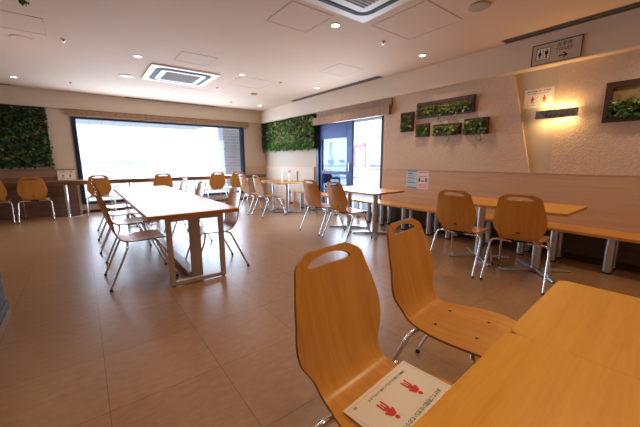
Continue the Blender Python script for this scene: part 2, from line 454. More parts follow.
# harbour seen through the glass door
def along(u_dir, dist):  # horizontal direction (dx, dy) scaled
    v = Vector((u_dir[0], u_dir[1])).normalized() * dist
    return v
def gantry(loc, rz, H, label, mat):
    t = thing('harbor_crane', label, 'crane', loc, rz, 'cranes across the water')
    b = MB()
    for sx in (-1, 1):
        for sy in (-1, 1): b.box(sx * 7 - 1.0, sx * 7 + 1.0, sy * 5 - 1.0, sy * 5 + 1.0, 0, H)
        b.box(sx * 7 - 0.5, sx * 7 + 0.5, -5, 5, H * 0.3, H * 0.3 + 1.2)
    b.build('portal_leg', mat, t)
    b = MB(); b.box(-16, 8, -2.2, 2.2, H, H + 2.2).box(-7.6, 7.6, -5, 5, H * 0.62, H * 0.62 + 1.2); b.box(3, 8, -3, 3, H + 2.2, H + 5); b.build('girder', mat, t)
    b = MB(); b.tube([(-8, 0, H + 1), (-26, 0, H * 1.75)], 1.3, 6); b.build('boom', mat, t)
    b = MB(); b.tube([(-4, 0, H + 1), (-6, 0, H * 1.45)], 1.1, 6); b.tube([(-6, 0, H * 1.45), (-26, 0, H * 1.75)], 0.3, 5); b.tube([(-6, 0, H * 1.45), (7, 0, H + 2)], 0.3, 5); b.build('apex_frame', mat, t)
    return t
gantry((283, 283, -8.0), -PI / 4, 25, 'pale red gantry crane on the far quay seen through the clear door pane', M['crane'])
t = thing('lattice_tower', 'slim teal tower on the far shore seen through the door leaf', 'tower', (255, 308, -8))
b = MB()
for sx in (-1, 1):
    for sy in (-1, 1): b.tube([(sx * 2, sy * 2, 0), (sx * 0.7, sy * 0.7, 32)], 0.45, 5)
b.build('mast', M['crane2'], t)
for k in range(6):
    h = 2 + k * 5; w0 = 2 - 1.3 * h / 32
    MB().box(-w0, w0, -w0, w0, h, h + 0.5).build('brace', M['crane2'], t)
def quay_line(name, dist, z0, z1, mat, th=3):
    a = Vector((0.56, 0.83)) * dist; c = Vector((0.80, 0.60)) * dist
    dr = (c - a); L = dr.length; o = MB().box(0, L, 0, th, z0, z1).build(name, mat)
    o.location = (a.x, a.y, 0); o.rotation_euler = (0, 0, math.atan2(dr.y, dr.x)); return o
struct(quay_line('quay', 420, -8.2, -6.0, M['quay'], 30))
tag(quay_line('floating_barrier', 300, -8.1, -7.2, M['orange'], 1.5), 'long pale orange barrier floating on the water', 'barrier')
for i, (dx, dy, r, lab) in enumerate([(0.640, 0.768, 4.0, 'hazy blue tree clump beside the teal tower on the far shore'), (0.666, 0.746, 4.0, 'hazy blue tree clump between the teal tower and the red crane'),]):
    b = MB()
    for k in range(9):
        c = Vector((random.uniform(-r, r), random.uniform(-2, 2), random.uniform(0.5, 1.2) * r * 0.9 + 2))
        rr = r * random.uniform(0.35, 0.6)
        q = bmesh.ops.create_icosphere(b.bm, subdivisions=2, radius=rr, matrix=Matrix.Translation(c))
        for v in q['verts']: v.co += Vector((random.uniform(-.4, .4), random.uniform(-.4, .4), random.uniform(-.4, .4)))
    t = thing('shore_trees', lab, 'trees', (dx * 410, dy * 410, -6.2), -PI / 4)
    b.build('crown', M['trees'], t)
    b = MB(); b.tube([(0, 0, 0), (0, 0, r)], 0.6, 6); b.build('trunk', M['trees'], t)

# terrace furniture in silhouette beyond the door leaf
t = thing('terrace_table', 'pale topped table standing on the terrace outside', 'table', (6.3, 7.2, -0.02))
MB().box(-0.4, 0.4, -0.4, 0.4, 0.69, 0.72, 0.006).build('tabletop', M['terrace_top'], t)
b = MB(); b.tube([(0, 0, 0.02), (0, 0, 0.69)], 0.04, 12); b.build('post', M['terrace'], t)
b = MB(); b.lathe([(0.28, 0), (0.28, 0.012), (0.05, 0.03), (0.04, 0.03)]); b.build('base', M['terrace'], t)
def terrace_chair(loc, rz, label):
    t = thing('terrace_chair', label, 'chair', loc, rz, 'chairs on the terrace')
    MB().box(-0.22, 0.22, -0.22, 0.22, 0.42, 0.45, 0.01).build('seat', M['terrace'], t)
    b = MB(); b.prism([(-0.2, 0.45), (0.2, 0.45), (0.23, 0.8), (0.17, 0.9), (-0.17, 0.9), (-0.23, 0.8)], 'y', -0.24, -0.21, 0.006); b.build('backrest', M['terrace'], t)
    for sx in (-1, 1):
        for sy in (-1, 1):
            MB().tube([(sx * 0.19, sy * 0.19, 0.42), (sx * 0.22, sy * 0.23, 0)], 0.015, 8).build('leg', M['terrace'], t)
terrace_chair((5.75, 6.85, -0.02), -0.8, 'navy terrace chair outside, nearest the glass')
terrace_chair((6.35, 8.0, -0.02), 3.1, 'navy terrace chair outside, on the far side of the pale table')

# ------------------------------------------------------------------ chairs
PROF = [(0.235, 0.418), (0.205, 0.434), (0.12, 0.442), (0.02, 0.439), (-0.08, 0.436), (-0.145, 0.440), (-0.19, 0.458),
        (-0.218, 0.498), (-0.243, 0.56), (-0.275, 0.66), (-0.308, 0.78), (-0.338, 0.90)]
CUR = catmull([(0, y, z) for y, z in PROF], 8)
ARC = [0.0]
for a_, b_ in zip(CUR[:-1], CUR[1:]): ARC.append(ARC[-1] + (b_ - a_).length)
LEN = ARC[-1]
def prof_at(s):
    s = min(max(s, 0), LEN)
    for i in range(len(ARC) - 1):
        if s <= ARC[i + 1]:
            k = (s - ARC[i]) / (ARC[i + 1] - ARC[i]); p = CUR[i].lerp(CUR[i + 1], k)
            t = (CUR[i + 1] - CUR[i]).normalized(); return p, t
    return CUR[-1], (CUR[-1] - CUR[-2]).normalized()
def s_of_z(z):   # arc length of a height on the backrest
    for i in range(len(CUR)):
        if CUR[i].y < -0.2 and CUR[i].z >= z: return ARC[i]
    return LEN
sb = s_of_z
OUT = [(0.0, 0.130), (0.006, 0.165), (0.02, 0.188), (0.05, 0.203), (0.12, 0.214), (0.20, 0.214), (0.28, 0.203), (0.34, 0.186), (0.39, 0.172),
       (0.43, 0.168), (sb(0.49), 0.172), (sb(0.52), 0.190), (sb(0.56), 0.212), (sb(0.60), 0.221), (sb(0.65), 0.217), (sb(0.72), 0.203),
       (sb(0.79), 0.187), (sb(0.83), 0.176), (sb(0.846), 0.171), (sb(0.858), 0.157), (sb(0.872), 0.130), (sb(0.885), 0.096), (LEN - 0.002, 0.055)]
edge = catmull([(w_, s_, 0) for s_, w_ in OUT], 3)
loop = [(p.x, p.y) for p in edge] + [(0, LEN)] + [(-p.x, p.y) for p in reversed(edge)]
HC = sb(0.845)
hole = []
for k in range(28):
    a = 2 * PI * k / 28
    x_ = 0.112 * math.copysign(abs(math.cos(a)) ** 0.9, math.cos(a)); y_ = 0.020 * math.sin(a)
    hole.append((x_, HC + y_ + 0.012 * (1 - (x_ / 0.112) ** 2) - 0.006))
def inside(p, poly):
    c = False; n = len(poly)
    for i in range(n):
        x1, y1 = poly[i]; x2, y2 = poly[(i + 1) % n]
        if (y1 > p[1]) != (y2 > p[1]) and p[0] < (x2 - x1) * (p[1] - y1) / (y2 - y1) + x1: c = not c
    return c
def shell_pt(u, s):
    p, t = prof_at(s)
    n = Vector((0, t.z, -t.y))                    # toward the sitter: up on the seat, forward on the back
    if n.z < 0 and abs(t.y) > abs(t.z): n = -n
    if t.z > 0.7 and n.y < 0: n = -n
    back = min(1, max(0, (s - 0.50) / 0.18)); seat = 1 - min(1, max(0, (s - 0.25) / 0.2))
    lift = back * 0.55 * u * u - 0.0 + seat * 0.10 * u * u
    return Vector((u, p.y, p.z)) + n * lift, n
def make_shell():
    pts2 = [Vector(p) for p in loop]; nl = len(loop)
    pts2 += [Vector(p) for p in hole]; nh = len(hole)
    edges = [(i, (i + 1) % nl) for i in range(nl)] + [(nl + i, nl + (i + 1) % nh) for i in range(nh)]
    s = 0.012
    while s < LEN:
        u = -0.2
        while u <= 0.2001:
            q = (u, s)
            if inside(q, loop) and not inside(q, hole):
                if min((Vector(q) - v).length for v in pts2[:nl + nh]) > 0.011: pts2.append(Vector(q))
            u += 0.025
        s += 0.02
    vc, ec, fc, *_ = delaunay_2d_cdt(pts2, edges, [], 0, 1e-6)
    bm = bmesh.new(); TH = 0.011
    top = []; bot = []
    for v in vc:
        P, n = shell_pt(v.x, v.y)
        top.append(bm.verts.new(P)); bot.append(bm.verts.new(P - n * TH))
    cnt = {}
    for f in fc:
        c = (sum(vc[i].x for i in f) / 3, sum(vc[i].y for i in f) / 3)
        if not inside(c, loop) or inside(c, hole): continue
        a = bm.faces.new([top[i] for i in f]); bm.faces.new([bot[i] for i in reversed(f)])
        for k in range(3):
            e = (f[k], f[(k + 1) % 3]); cnt[tuple(sorted(e))] = cnt.get(tuple(sorted(e)), []) + [e]
    for k, es in cnt.items():
        if len(es) == 1:
            i, j = es[0]
            q = [bm.verts.new(x.co) for x in (top[j], top[i], bot[i], bot[j])]
            f = bm.faces.new(q); f.material_index = 1
    bmesh.ops.recalc_face_normals(bm, faces=bm.faces[:])
    me = bpy.data.meshes.new('shell'); bm.to_mesh(me); bm.free()
    me.materials.append(M['shell']); me.materials.append(M['shell_edge'])
    me.polygons.foreach_set('use_smooth', [p.material_index == 0 for p in me.polygons])
    return me
shell_me = make_shell()
def make_chair():
    t = thing('dining_chair', '', 'chair')
    o = bpy.data.objects.new('seat_shell', shell_me); COL.objects.link(o); o.parent = t
    zt = 0.408
    for s_ in (-1, 1):
        path = catmull([(s_ * 0.06, -0.135, zt), (s_ * 0.135, -0.140, zt + 0.002), (s_ * 0.200, -0.148, zt + 0.004), (s_ * 0.232, -0.156, zt - 0.010), (s_ * 0.250, -0.170, zt - 0.050), (s_ * 0.256, -0.250, 0.18), (s_ * 0.262, -0.3265, 0.016)], 5)
        leg = MB().tube(path, 0.0105, 10).build('leg', M['chrome'], t, True)
        MB().lathe([(0.0125, 0), (0.0135, 0.004), (0.0125, 0.022)], (s_ * 0.262, -0.3265, 0), 10).build('glide', M['rubber'], leg, True)
        path = catmull([(s_ * 0.06, 0.095, zt), (s_ * 0.135, 0.105, zt), (s_ * 0.178, 0.114, zt - 0.002), (s_ * 0.203, 0.128, zt - 0.025), (s_ * 0.212, 0.142, zt - 0.08), (s_ * 0.226, 0.205, 0.18), (s_ * 0.238, 0.262, 0.016)], 5)
        leg = MB().tube(path, 0.0105, 10).build('leg', M['chrome'], t, True)
        MB().lathe([(0.0125, 0), (0.0135, 0.004), (0.0125, 0.022)], (s_ * 0.2385, 0.2635, 0), 10).build('glide', M['rubber'], leg, True)
    b = MB()
    for y in (-0.135, 0.095): b.box(-0.07, 0.07, y - 0.018, y + 0.018, zt + 0.004, 0.431)
    b.box(-0.05, -0.03, -0.135, 0.095, zt, zt + 0.016).box(0.03, 0.05, -0.135, 0.095, zt, zt + 0.016)
    b.build('seat_frame', M['black'], t)
    for x_, y_ in ((-0.09, -0.085), (0.09, -0.085), (-0.09, 0.1), (0.09, 0.1)):
        z_ = 0.4385 if y_ < 0 else 0.443
        MB().lathe([(0.007, -0.004), (0.007, 0.0012), (0.004, 0.0022), (0, 0.0022)], (x_, y_, z_), 10).build('screw', M['black'], t, True)
    P, n = shell_pt(0, sb(0.522)); P = P - n * 0.0125
    o = MB().box(-0.017, 0.017, -0.002, 0.002, -0.007, 0.007, 0.0015).build('maker_plate', M['black'], t)
    o.location = P; o.rotation_euler = (-math.atan2(0.1, 0.3) + 0.64, 0, 0)
    o.rotation_euler = (math.atan2(0.06, 0.15), 0, 0)
    return t
chair0 = make_chair(); used = [False]
def chair(x, y, face_deg, label, group):
    """face_deg: direction the sitter looks, 0 = +x, 90 = +y"""
    rz = math.radians(face_deg - 90)
    if not used[0]:
        used[0] = True; o = chair0; o.location = (x, y, 0); o.rotation_euler = (0, 0, rz); o['label'] = label
    else: o = dup(chair0, (x, y, 0), rz, label)
    o['group'] = group; return o
G1 = 'chairs at the near tables'; G2 = 'chairs facing the wall bench'; G3 = 'chairs along the long communal table'; G4 = 'chairs at the window counter'
chA = chair(0.726, 0.518, -84, 'large foreground plywood chair with a printed notice on its seat', G1)
chair(1.37, 0.665, -81.5, 'foreground plywood chair with an empty seat, behind the one holding the notice', G1)
chair(3.42, 1.705, 3, 'plywood chair at the near bench table, left of the two seen from behind', G2)
chair(3.49, 1.14, 9, 'plywood chair at the near bench table, right of the two seen from behind', G2)
chair(3.24, 3.45, 0, 'plywood chair facing the bench table before the clear door pane', G2)
chair(3.25, 4.10, 2, 'plywood chair facing the bench table before the blue door leaf', G2)
chair(3.24, 6.03, -2, 'plywood chair at the far bench tables, nearer of the pair below the green wall', G2)
chair(3.16, 6.58, 0, 'plywood chair at the far bench tables, farther of the pair below the green wall', G2)
chair(0.41, 3.62, 2, 'plywood chair nearest us on the left side of the long table', G3)
chair(0.42, 4.62, 4, 'second plywood chair from the front on the left side of the long table', G3)
chair(0.42, 5.45, 2, 'third plywood chair from the front on the left side of the long table', G3)
chair(0.44, 6.25, 2, 'plywood chair farthest from us on the left side of the long table', G3)
chair(1.10, 3.49, 178, 'plywood chair nearest us on the right side of the long table', G3)
chair(1.12, 4.85, 180, 'middle plywood chair on the right side of the long table', G3)
chair(1.12, 5.85, 180, 'plywood chair farthest from us on the right side of the long table', G3)
for x_, lab in ((-1.42, 'plywood counter chair cut off by the left edge of the picture'),
                (-0.83, 'plywood counter chair beneath the large dark green plant wall at left'),
                (0.255, 'plywood counter chair at the left end of the wide window, beyond the long table'),
                (1.535, 'plywood counter chair at the middle of the window, half hidden by the long table'),
                (2.88, 'plywood counter chair before the right part of the window, fully in view'),
                (3.46, 'rightmost plywood chair at the window counter')):
    chair(x_, 8.57, 90, lab, G4)

# ------------------------------------------------------------------ long communal table
t = thing('communal_table', 'long pale wooden communal table on rectangular metal sled frames', 'table', (0.84, 4.88, 0))
ty0, ty1 = -1.82, 1.82
b = MB(); b.box(-0.43, 0.43, ty0, ty1, 0.68, 0.72, 0.004)
b.mi = 1
b.box(-0.4305, 0.4305, ty0 - 0.0015, ty1 + 0.0015, 0.683, 0.715)
b.build('tabletop', [M['long_top'], M['table_edge']], t)
for y_ in (ty0 + 0.02, ty1 - 0.07):
    b = MB()
    b.box(-0.28, -0.235, y_, y_ + 0.05, 0.012, 0.68, 0.003).box(0.22, 0.265, y_, y_ + 0.05, 0.012, 0.68, 0.003)
    b.box(-0.235, 0.22, y_, y_ + 0.05, 0.012, 0.05, 0.003).box(-0.235, 0.22, y_, y_ + 0.05, 0.645, 0.68, 0.003)
    f = b.build('frame_leg', M['frame_metal'], t)
    for sx in (-0.255, 0.24):
        MB().lathe([(0.016, 0), (0.016, 0.006), (0.008, 0.012)], (sx, y_ + 0.025, 0), 12).build('foot', M['black'], f)
for y_ in (ty0 + 0.16, ty1 - 0.19):
    MB().box(-0.045, 0.065, y_, y_ + 0.03, 0.0, 0.68, 0.003).build('post', M['frame_metal'], t)
MB().box(-0.075, 0.015, ty0 + 0.19, ty1 - 0.19, 0.012, 0.06, 0.003).build('stretcher', M['frame_metal'], t)

# ------------------------------------------------------------------ cafe tables
def make_table():
    t = thing('cafe_table', '', 'table')
    pts = []
    hx, hy, r = 0.375, 0.30, 0.035
    for cx, cy, a0 in ((hx - r, hy - r, 0), (-hx + r, hy - r, 90), (-hx + r, -hy + r, 180), (hx - r, -hy + r, 270)):
        for k in range(6):
            a = math.radians(a0 + 18 * k); pts.append((cx + r * math.cos(a), cy + r * math.sin(a)))
    b = MB(); b.prism(pts, 'z', 0.692, 0.72, 0.0015)
    for f in b.bm.faces:
        if abs(f.normal.z) < 0.5: f.material_index = 1
    b.build('tabletop', [M['table'], M['table_edge']], t)
    MB().lathe([(0.044, 0.035), (0.044, 0.67)], seg=28).build('post', M['steel'], t, True)
    b = MB()
    for k in range(4):
        a = math.radians(45 + 90 * k); ca, sa = math.cos(a), math.sin(a)
        def R(x, y, z): return b.bm.verts.new((x * ca - y * sa, x * sa + y * ca, z))
        v = [R(0.02, -0.034, 0.008), R(0.02, 0.034, 0.008), R(0.36, 0.024, 0.008), R(0.36, -0.024, 0.008),
             R(0.02, -0.034, 0.045), R(0.02, 0.034, 0.045), R(0.36, 0.020, 0.022), R(0.36, -0.020, 0.022)]
        for q in ((0, 1, 2, 3), (7, 6, 5, 4), (0, 4, 5, 1), (1, 5, 6, 2), (2, 6, 7, 3), (3, 7, 4, 0)): b.bm.faces.new([v[i] for i in q])
    bmesh.ops.recalc_face_normals(b.bm, faces=b.bm.faces[:])
    bs = b.build('cross_base', M['steel'], t)
    for k in range(4):
        a = math.radians(45 + 90 * k)
        MB().lathe([(0.016, 0), (0.016, 0.009)], (0.34 * math.cos(a), 0.34 * math.sin(a), 0), 10).build('glide', M['rubber'], bs)
    MB().box(-0.2, 0.2, -0.03, 0.03, 0.668, 0.692, 0.003).build('top_bracket', M['black'], t)
    return t
table0 = make_table(); tused = [False]
def table(x, y, rz, label):
    if not tused[0]:
        tused[0] = True; o = table0; o.location = (x, y, 0); o.rotation_euler = (0, 0, rz); o['label'] = label
    else: o = dup(table0, (x, y, 0), rz, label)
    o['group'] = 'small cafe tables on cross bases'
    return o
table(0.6688, -0.0713, math.radians(93), 'orange wood table top in the bottom right corner, nearest us')
table(1.268, -0.04, math.radians(93), 'orange wood table top with rounded corner at right, butted against the nearest one')
table(3.86, 1.105, 0, 'bench table in front of the right hand chair seen from behind')
table(3.86, 1.725, 0, 'bench table in front of the left hand chair seen from behind')
table(3.755, 3.38, 0, 'bench table beside the right edge of the glass door, nearer of that pair')
table(3.755, 4.0, 0, 'bench table behind its twin, against the glass door')
table(3.71, 6.06, 0, 'far bench table holding the menu cards')
table(3.71, 6.68, 0, 'farthest bench table, beside the window counter')

# ------------------------------------------------------------------ bench modules along the right wall
bench0 = None
for i, lab in enumerate(['nearest section of the wall bench, at the right edge of the picture', 'wall bench section behind the two chairs seen from behind',
                         'wall bench section below the two posted papers', 'wall bench section below the clear door pane', 'farthest wall bench section, below the blue door leaf']):
    y0 = -0.07 + 1.337 * i
    if bench0 is None:
        bench0 = thing('wall_bench', lab, 'bench', (4.505, y0 + 0.6685, 0))
        b = MB(); b.box(-0.215, 0.195, -0.6675, 0.6675, 0.392, 0.425, 0.003)
        b.build('seat', M['bench'], bench0)
        for y_ in (-0.5, 0.0, 0.5):
            for x_ in (-0.12, 0.10):
                g = MB().lathe([(0.043, 0.02), (0.043, 0.392)], (x_, y_, 0), 20).build('leg', M['steel'], bench0, True)
                MB().lathe([(0.040, 0), (0.046, 0.004), (0.046, 0.02)], (x_, y_, 0), 20).build('foot', M['rubber'], g, True)
        b = MB(); b.box(-0.14, 0.12, -0.62, 0.62, 0.372, 0.392); b.build('under_frame', M['black'], bench0)
        bn = bench0
    else: bn = dup(bench0, (4.505, y0 + 0.6685, 0), 0, lab)
    bn['group'] = 'wall bench sections'

# ------------------------------------------------------------------ window counter
t = thing('window_counter', 'long narrow wooden counter running along the wide window on chrome posts', 'counter', (0.9, 8.77, 0))
MB().box(-4.0, 3.6, -0.22, 0.205, 0.748, 0.784, 0.004).build('worktop', M['counter'], t)
MB().box(-4.0, 3.6, -0.205, -0.175, 0.690, 0.748, 0.002).build('apron', M['counter'], t)
for x_ in (-2.75, -1.245, -0.02, 1.52, 3.05):
    g = MB().lathe([(0.035, 0.02), (0.035, 0.742)], (x_, 0.03, 0), 24).build('post', M['chrome'], t, True)
    MB().lathe([(0.29, 0), (0.29, 0.008), (0.06, 0.024), (0.035, 0.03)], (x_, 0.03, 0), 28).build('base_disc', M['chrome'], g, True)

# ------------------------------------------------------------------ plants
def foliage(name, parent, fn, n, L, W, pal, seedv, mats=None):
    """fn(random) -> (point, direction, normal, palette weight key)"""
    rnd = random.Random(seedv); b = MB()
    for _ in range(n):
        p, dr, nn, k = fn(rnd)
        b.mi = k if k is not None else rnd.choice(pal)
        s = rnd.uniform(0.6, 1.3)
        b.leaf(Vector(p), Vector(dr), Vector(nn), L * s, W * s)
    return b.build(name, mats or LEAF, parent)
# left green wall
t = thing('green_wall', 'large dark green plant wall hanging above the counter at left', 'plant wall', (-1.4, YB, 1.09))
MB().box(-1.0, 0.9, -0.07, 0.0, 0, 1.235, 0.004).build('backing_panel', M['felt'], t)
def fn(r):
    x, z = r.uniform(-1.0, 0.9), r.uniform(0.0, 1.22)
    return (x, -0.07 - r.uniform(0, 0.02), z), (r.uniform(-1, 1), -0.9, r.uniform(-1.2, 0.4)), (0, -0.4, 1), r.choices([0, 1, 2, 3, 5], [10, 4, 0.7, 1.5, 3])[0]
foliage('foliage', t, fn, 4200, 0.075, 0.028, [0], 3)
# corner green wall on the right wall
t = thing('green_wall', 'mixed green plant wall in the far corner beside the glass door', 'plant wall', (XR, 7.6, 1.5))
MB().box(-0.07, 0.0, -1.33, 1.38, 0, 0.835, 0.004).build('backing_panel', M['felt'], t)
def fn(r):
    y, z = r.uniform(-1.32, 1.36), r.uniform(0.0, 0.82)
    q = math.sin(y * 3.1 + 1.0) + 0.7 * math.sin(z * 6 + y * 1.7)
    if y > 1.05: k = r.choice([0, 5, 5, 0, 1])
    elif z < 0.2: k = r.choice([1, 1, 2, 2, 1])
    elif q > 0.7: k = r.choice([3, 3, 2, 4, 4])
    elif q > -0.3: k = r.choice([1, 2, 2, 3, 4])
    else: k = r.choice([0, 1, 4, 3, 1])
    return (-0.07 - r.uniform(0, 0.04), y, z), (-0.9, r.uniform(-1, 1), r.uniform(-1.2, 0.5)), (-0.4, 0, 1), k
foliage('foliage', t, fn, 4600, 0.085, 0.03, [0], 5)
# framed planters on the right wall
def planter(y0, y1, z0, z1, label, seedv, n, border, vines, tone, fill=(0.0, 1.0)):
    W_, H_ = y1 - y0, z1 - z0
    t = thing('wall_planter', label, 'planter', (PX, (y0 + y1) / 2, z0), 0, 'framed planters on the right wall')
    hw = W_ / 2; D = 0.055
    b = MB()
    b.box(-D, 0, -hw, hw, 0, border, 0.003).box(-D, 0, -hw, hw, H_ - border, H_, 0.003)
    b.box(-D, 0, -hw, -hw + border, border, H_ - border, 0.003).box(-D, 0, hw - border, hw, border, H_ - border, 0.003)
    b.build('frame', M['darkwood'], t)
    MB().box(-0.022, -0.004, -hw + border, hw - border, border, H_ - border).build('backing', M['planter_back'], t)
    iw = hw - border * 0.8
    def fn(r):
        y = r.uniform(-iw, iw); z = border + (H_ - 2 * border) * r.uniform(*fill) ** 1.1
        return (-0.024 - r.uniform(0, 0.055), y, z), (-0.8, r.uniform(-1, 1), r.uniform(-0.9, 0.6)), (-0.4, 0, 1), r.choices(range(5), tone)[0]
    foliage('foliage', t, fn, int(n * 1.9), 0.046, 0.018, [0], seedv)
    for (vy, L) in vines:
        b = MB(); r = random.Random(seedv + int(vy * 100)); pth = []
        for k in range(7):
            pth.append((-D - 0.012 - 0.008 * math.sin(k), vy * W_ + r.uniform(-0.012, 0.012), border + 0.04 - (L + 0.04 + border) * k / 6))
        b.mi = 0; b.tube(pth, 0.0025, 5)
        for k in range(int(L * 170)):
            q = Vector(pth[0]).lerp(Vector(pth[-1]), r.random()) + Vector((r.uniform(-0.02, 0), r.uniform(-0.03, 0.03), 0))
            b.mi = r.choice([1, 2, 4, 3]); b.leaf(q, Vector((-0.5, r.uniform(-1, 1), r.uniform(-1, 0.2))), Vector((-1, 0, 0.5)), 0.035, 0.014)
        b.build('trailing_vine', LEAF, t)
planter(3.38, 3.64, 1.71, 2.04, 'small upright framed planter at the left end of the wall group', 11, 150, 0.03, [], [3, 4, 2, 4, 3])
planter(2.33, 3.31, 1.91, 2.16, 'wide framed planter at the top of the wall group', 12, 330, 0.05, [(0.03, 0.11), (-0.22, 0.07)], [4, 5, 3, 3, 2], (0.0, 0.75))
planter(3.06, 3.31, 1.60, 1.82, 'smallest square framed planter of the wall group, with bright green leaves', 13, 110, 0.045, [], [1, 4, 6, 1, 0])
planter(2.52, 2.98, 1.60, 1.78, 'low wide framed planter in the middle of the lower row, with pale leaves', 14, 190, 0.035, [(-0.15, 0.09)], [1, 2, 3, 5, 5])
planter(2.11, 2.46, 1.585, 1.82, 'framed planter at the right end of the wall group, with a trailing vine', 15, 210, 0.03, [(-0.28, 0.12)], [3, 4, 3, 4, 3])
planter(0.16, 0.88, 1.62, 2.04, 'large framed planter cut off by the right edge, beside the wall lamp', 16, 330, 0.06, [(0.47, -0.04)], [4, 5, 3, 2, 1], (0.0, 0.55))
# trailing plant at the ceiling
t = thing('hanging_plant', 'small green trailing plant tip hanging from the ceiling at top left', 'plant', (-0.27, 4.18, ZC))
b = MB(); b.tube([(0, 0, 0), (0, 0, -0.015), (0.005, 0, -0.03)], 0.003, 6); b.build('stem', LEAF[0], t)
def fn(r):
    return (r.uniform(-0.03, 0.03), r.uniform(-0.02, 0.02), -r.uniform(0, 0.025)), (r.uniform(-1, 1), r.uniform(-1, 1), -0.7), (0, -0.4, 1), r.choice([0, 1, 1])
foliage('foliage', t, fn, 22, 0.04, 0.014, [0], 9)

# ------------------------------------------------------------------ blinds
def slats(b, axis, a0, a1, other0, other1, z0, z1, n, gap=0.004):
    step = (a1 - a0) / n
    for k in range(n):
        q0, q1 = a0 + k * step + gap / 2, a0 + (k + 1) * step - gap / 2
        if axis == 'y': b.box(other0, other1, q0, q1, z0, z1, 0.002)
        else: b.box(q0, q1, other0, other1, z0, z1, 0.002)
t = thing('roman_blind', 'folded wooden blind over the glass door', 'blind', (0, 0, 0))
t.location = (4.66, 5.07, 2.05)
b = MB(); slats(b, 'y', -1.19, 1.2, -0.055, 0.02, 0.0, 0.165, 9); b.mi = 1; b.box(-0.05, 0.02, -1.185, 1.195, 0.165, 0.172); b.build('slat_stack', [M['blind'], M['blind_edge']], t)
b = MB(); b.mi = 0; slats(b, 'y', -1.20, 1.11, 0.0, 0.05, 0.172, 0.225, 7); slats(b, 'y', -1.20, 1.11, 0.0, 0.05, 0.229, 0.288, 7); b.build('head_box', [M['blind'], M['blind_edge']], t)
t = thing('window_valance', 'long wooden blind box over the wide window', 'blind', (1.99, 8.95, 2.205))
b = MB(); slats(b, 'x', -2.13, 2.14, -0.06, 0.02, 0.0, 0.115, 14); b.build('slat_stack', M['blind'], t)
MB().box(-2.12, 2.13, -0.045, 0.04, 0.115, 0.133).build('head_rail', M['blind_edge'], t)

# ------------------------------------------------------------------ ceiling fittings
def downlight(x, y, label):
    t = thing('downlight', label, 'ceiling light', (x, y, ZC), 0, 'ceiling downlights')
    MB().lathe([(0.058, 0), (0.058, -0.005), (0.044, -0.006), (0.044, -0.0025), (0.0, -0.0025)], seg=28).build('trim_ring', M['white'], t, True)
    MB().lathe([(0.043, -0.0035), (0.043, -0.0045), (0, -0.0045)], seg=24).build('lamp_disc', M['lamp'], t)
xs, ys = (-0.80, 0.81, 2.41, 4.06), (2.84, 5.36, 7.97)
lab = {(1, 1): 'ceiling downlight between the far air cassette and the left ceiling hatch', (0, 2): 'ceiling downlight above the dark plant wall at left',
       (1, 2): 'ceiling downlight behind the white ceiling speaker, left of the far slot', (2, 1): 'ceiling downlight beside the hatch right of the far air cassette',
       (2, 2): 'ceiling downlight over the middle of the wide window', (3, 2): 'ceiling downlight nearest the far corner by the green wall',
       (2, 0): 'ceiling downlight close beside the near air cassette', (3, 0): 'ceiling downlight near the soffit left of the toilet sign',
       (3, 1): 'ceiling downlight over the glass door, beside the slot vent'}
for (i, j), l in lab.items(): downlight(xs[i], ys[j], l)

def disc(name, x, y, r, mat, label, cat, h=0.012, ring=True):
    t = thing(name, label, cat, (x, y, ZC))
    MB().lathe([(r, 0), (r, -h * 0.6), (r * 0.94, -h), (r * 0.86, -h)], seg=32).build('rim', mat, t, True)
    MB().lathe([(r * 0.85, -h * 0.7), (r * 0.5, -h * 0.95), (0, -h)], seg=32).build('cover', mat, t, True)
disc('ceiling_speaker', 0.80, 6.66, 0.115, M['offwhite'], 'round white ceiling speaker left of the far air cassette', 'speaker')
disc('ceiling_speaker', -0.42, 5.46, 0.11, M['ceiling'], 'flush round ceiling cover by the hatch at far left', 'speaker', 0.006)
disc('ceiling_speaker', 3.25, 1.66, 0.105, M['speaker'], 'grey round ceiling speaker at the top right of the picture', 'speaker')
disc('smoke_detector', 3.26, 6.68, 0.075, M['tan'], 'tan round ceiling detector beyond the far air cassette', 'detector', 0.03)
for x, y, l in ((-0.01, 5.2, 'tiny ceiling sprinkler left of the far air cassette'), (0.0, 7.85, 'tiny ceiling sprinkler above the left end of the window'),
                (2.40, 6.6, 'tiny ceiling sprinkler just right of the far air cassette'), (3.22, 5.42, 'tiny ceiling sprinkler right of the hatch over the middle of the room'),
                (3.21, 2.84, 'tiny ceiling sprinkler between the two near downlights'), (3.23, 7.94, 'tiny ceiling sprinkler near the far corner of the ceiling')):
    t = thing('ceiling_sprinkler', l, 'sprinkler', (x, y, ZC), 0, 'ceiling sprinklers')
    MB().lathe([(0.034, 0), (0.032, -0.006), (0.012, -0.008), (0.010, -0.02), (0, -0.02)], seg=20).build('rosette', M['tan'], t, True)
    MB().lathe([(0.003, -0.02), (0.003, -0.028), (0.016, -0.030), (0.016, -0.032), (0, -0.032)], seg=14).build('deflector', M['steel'], t)

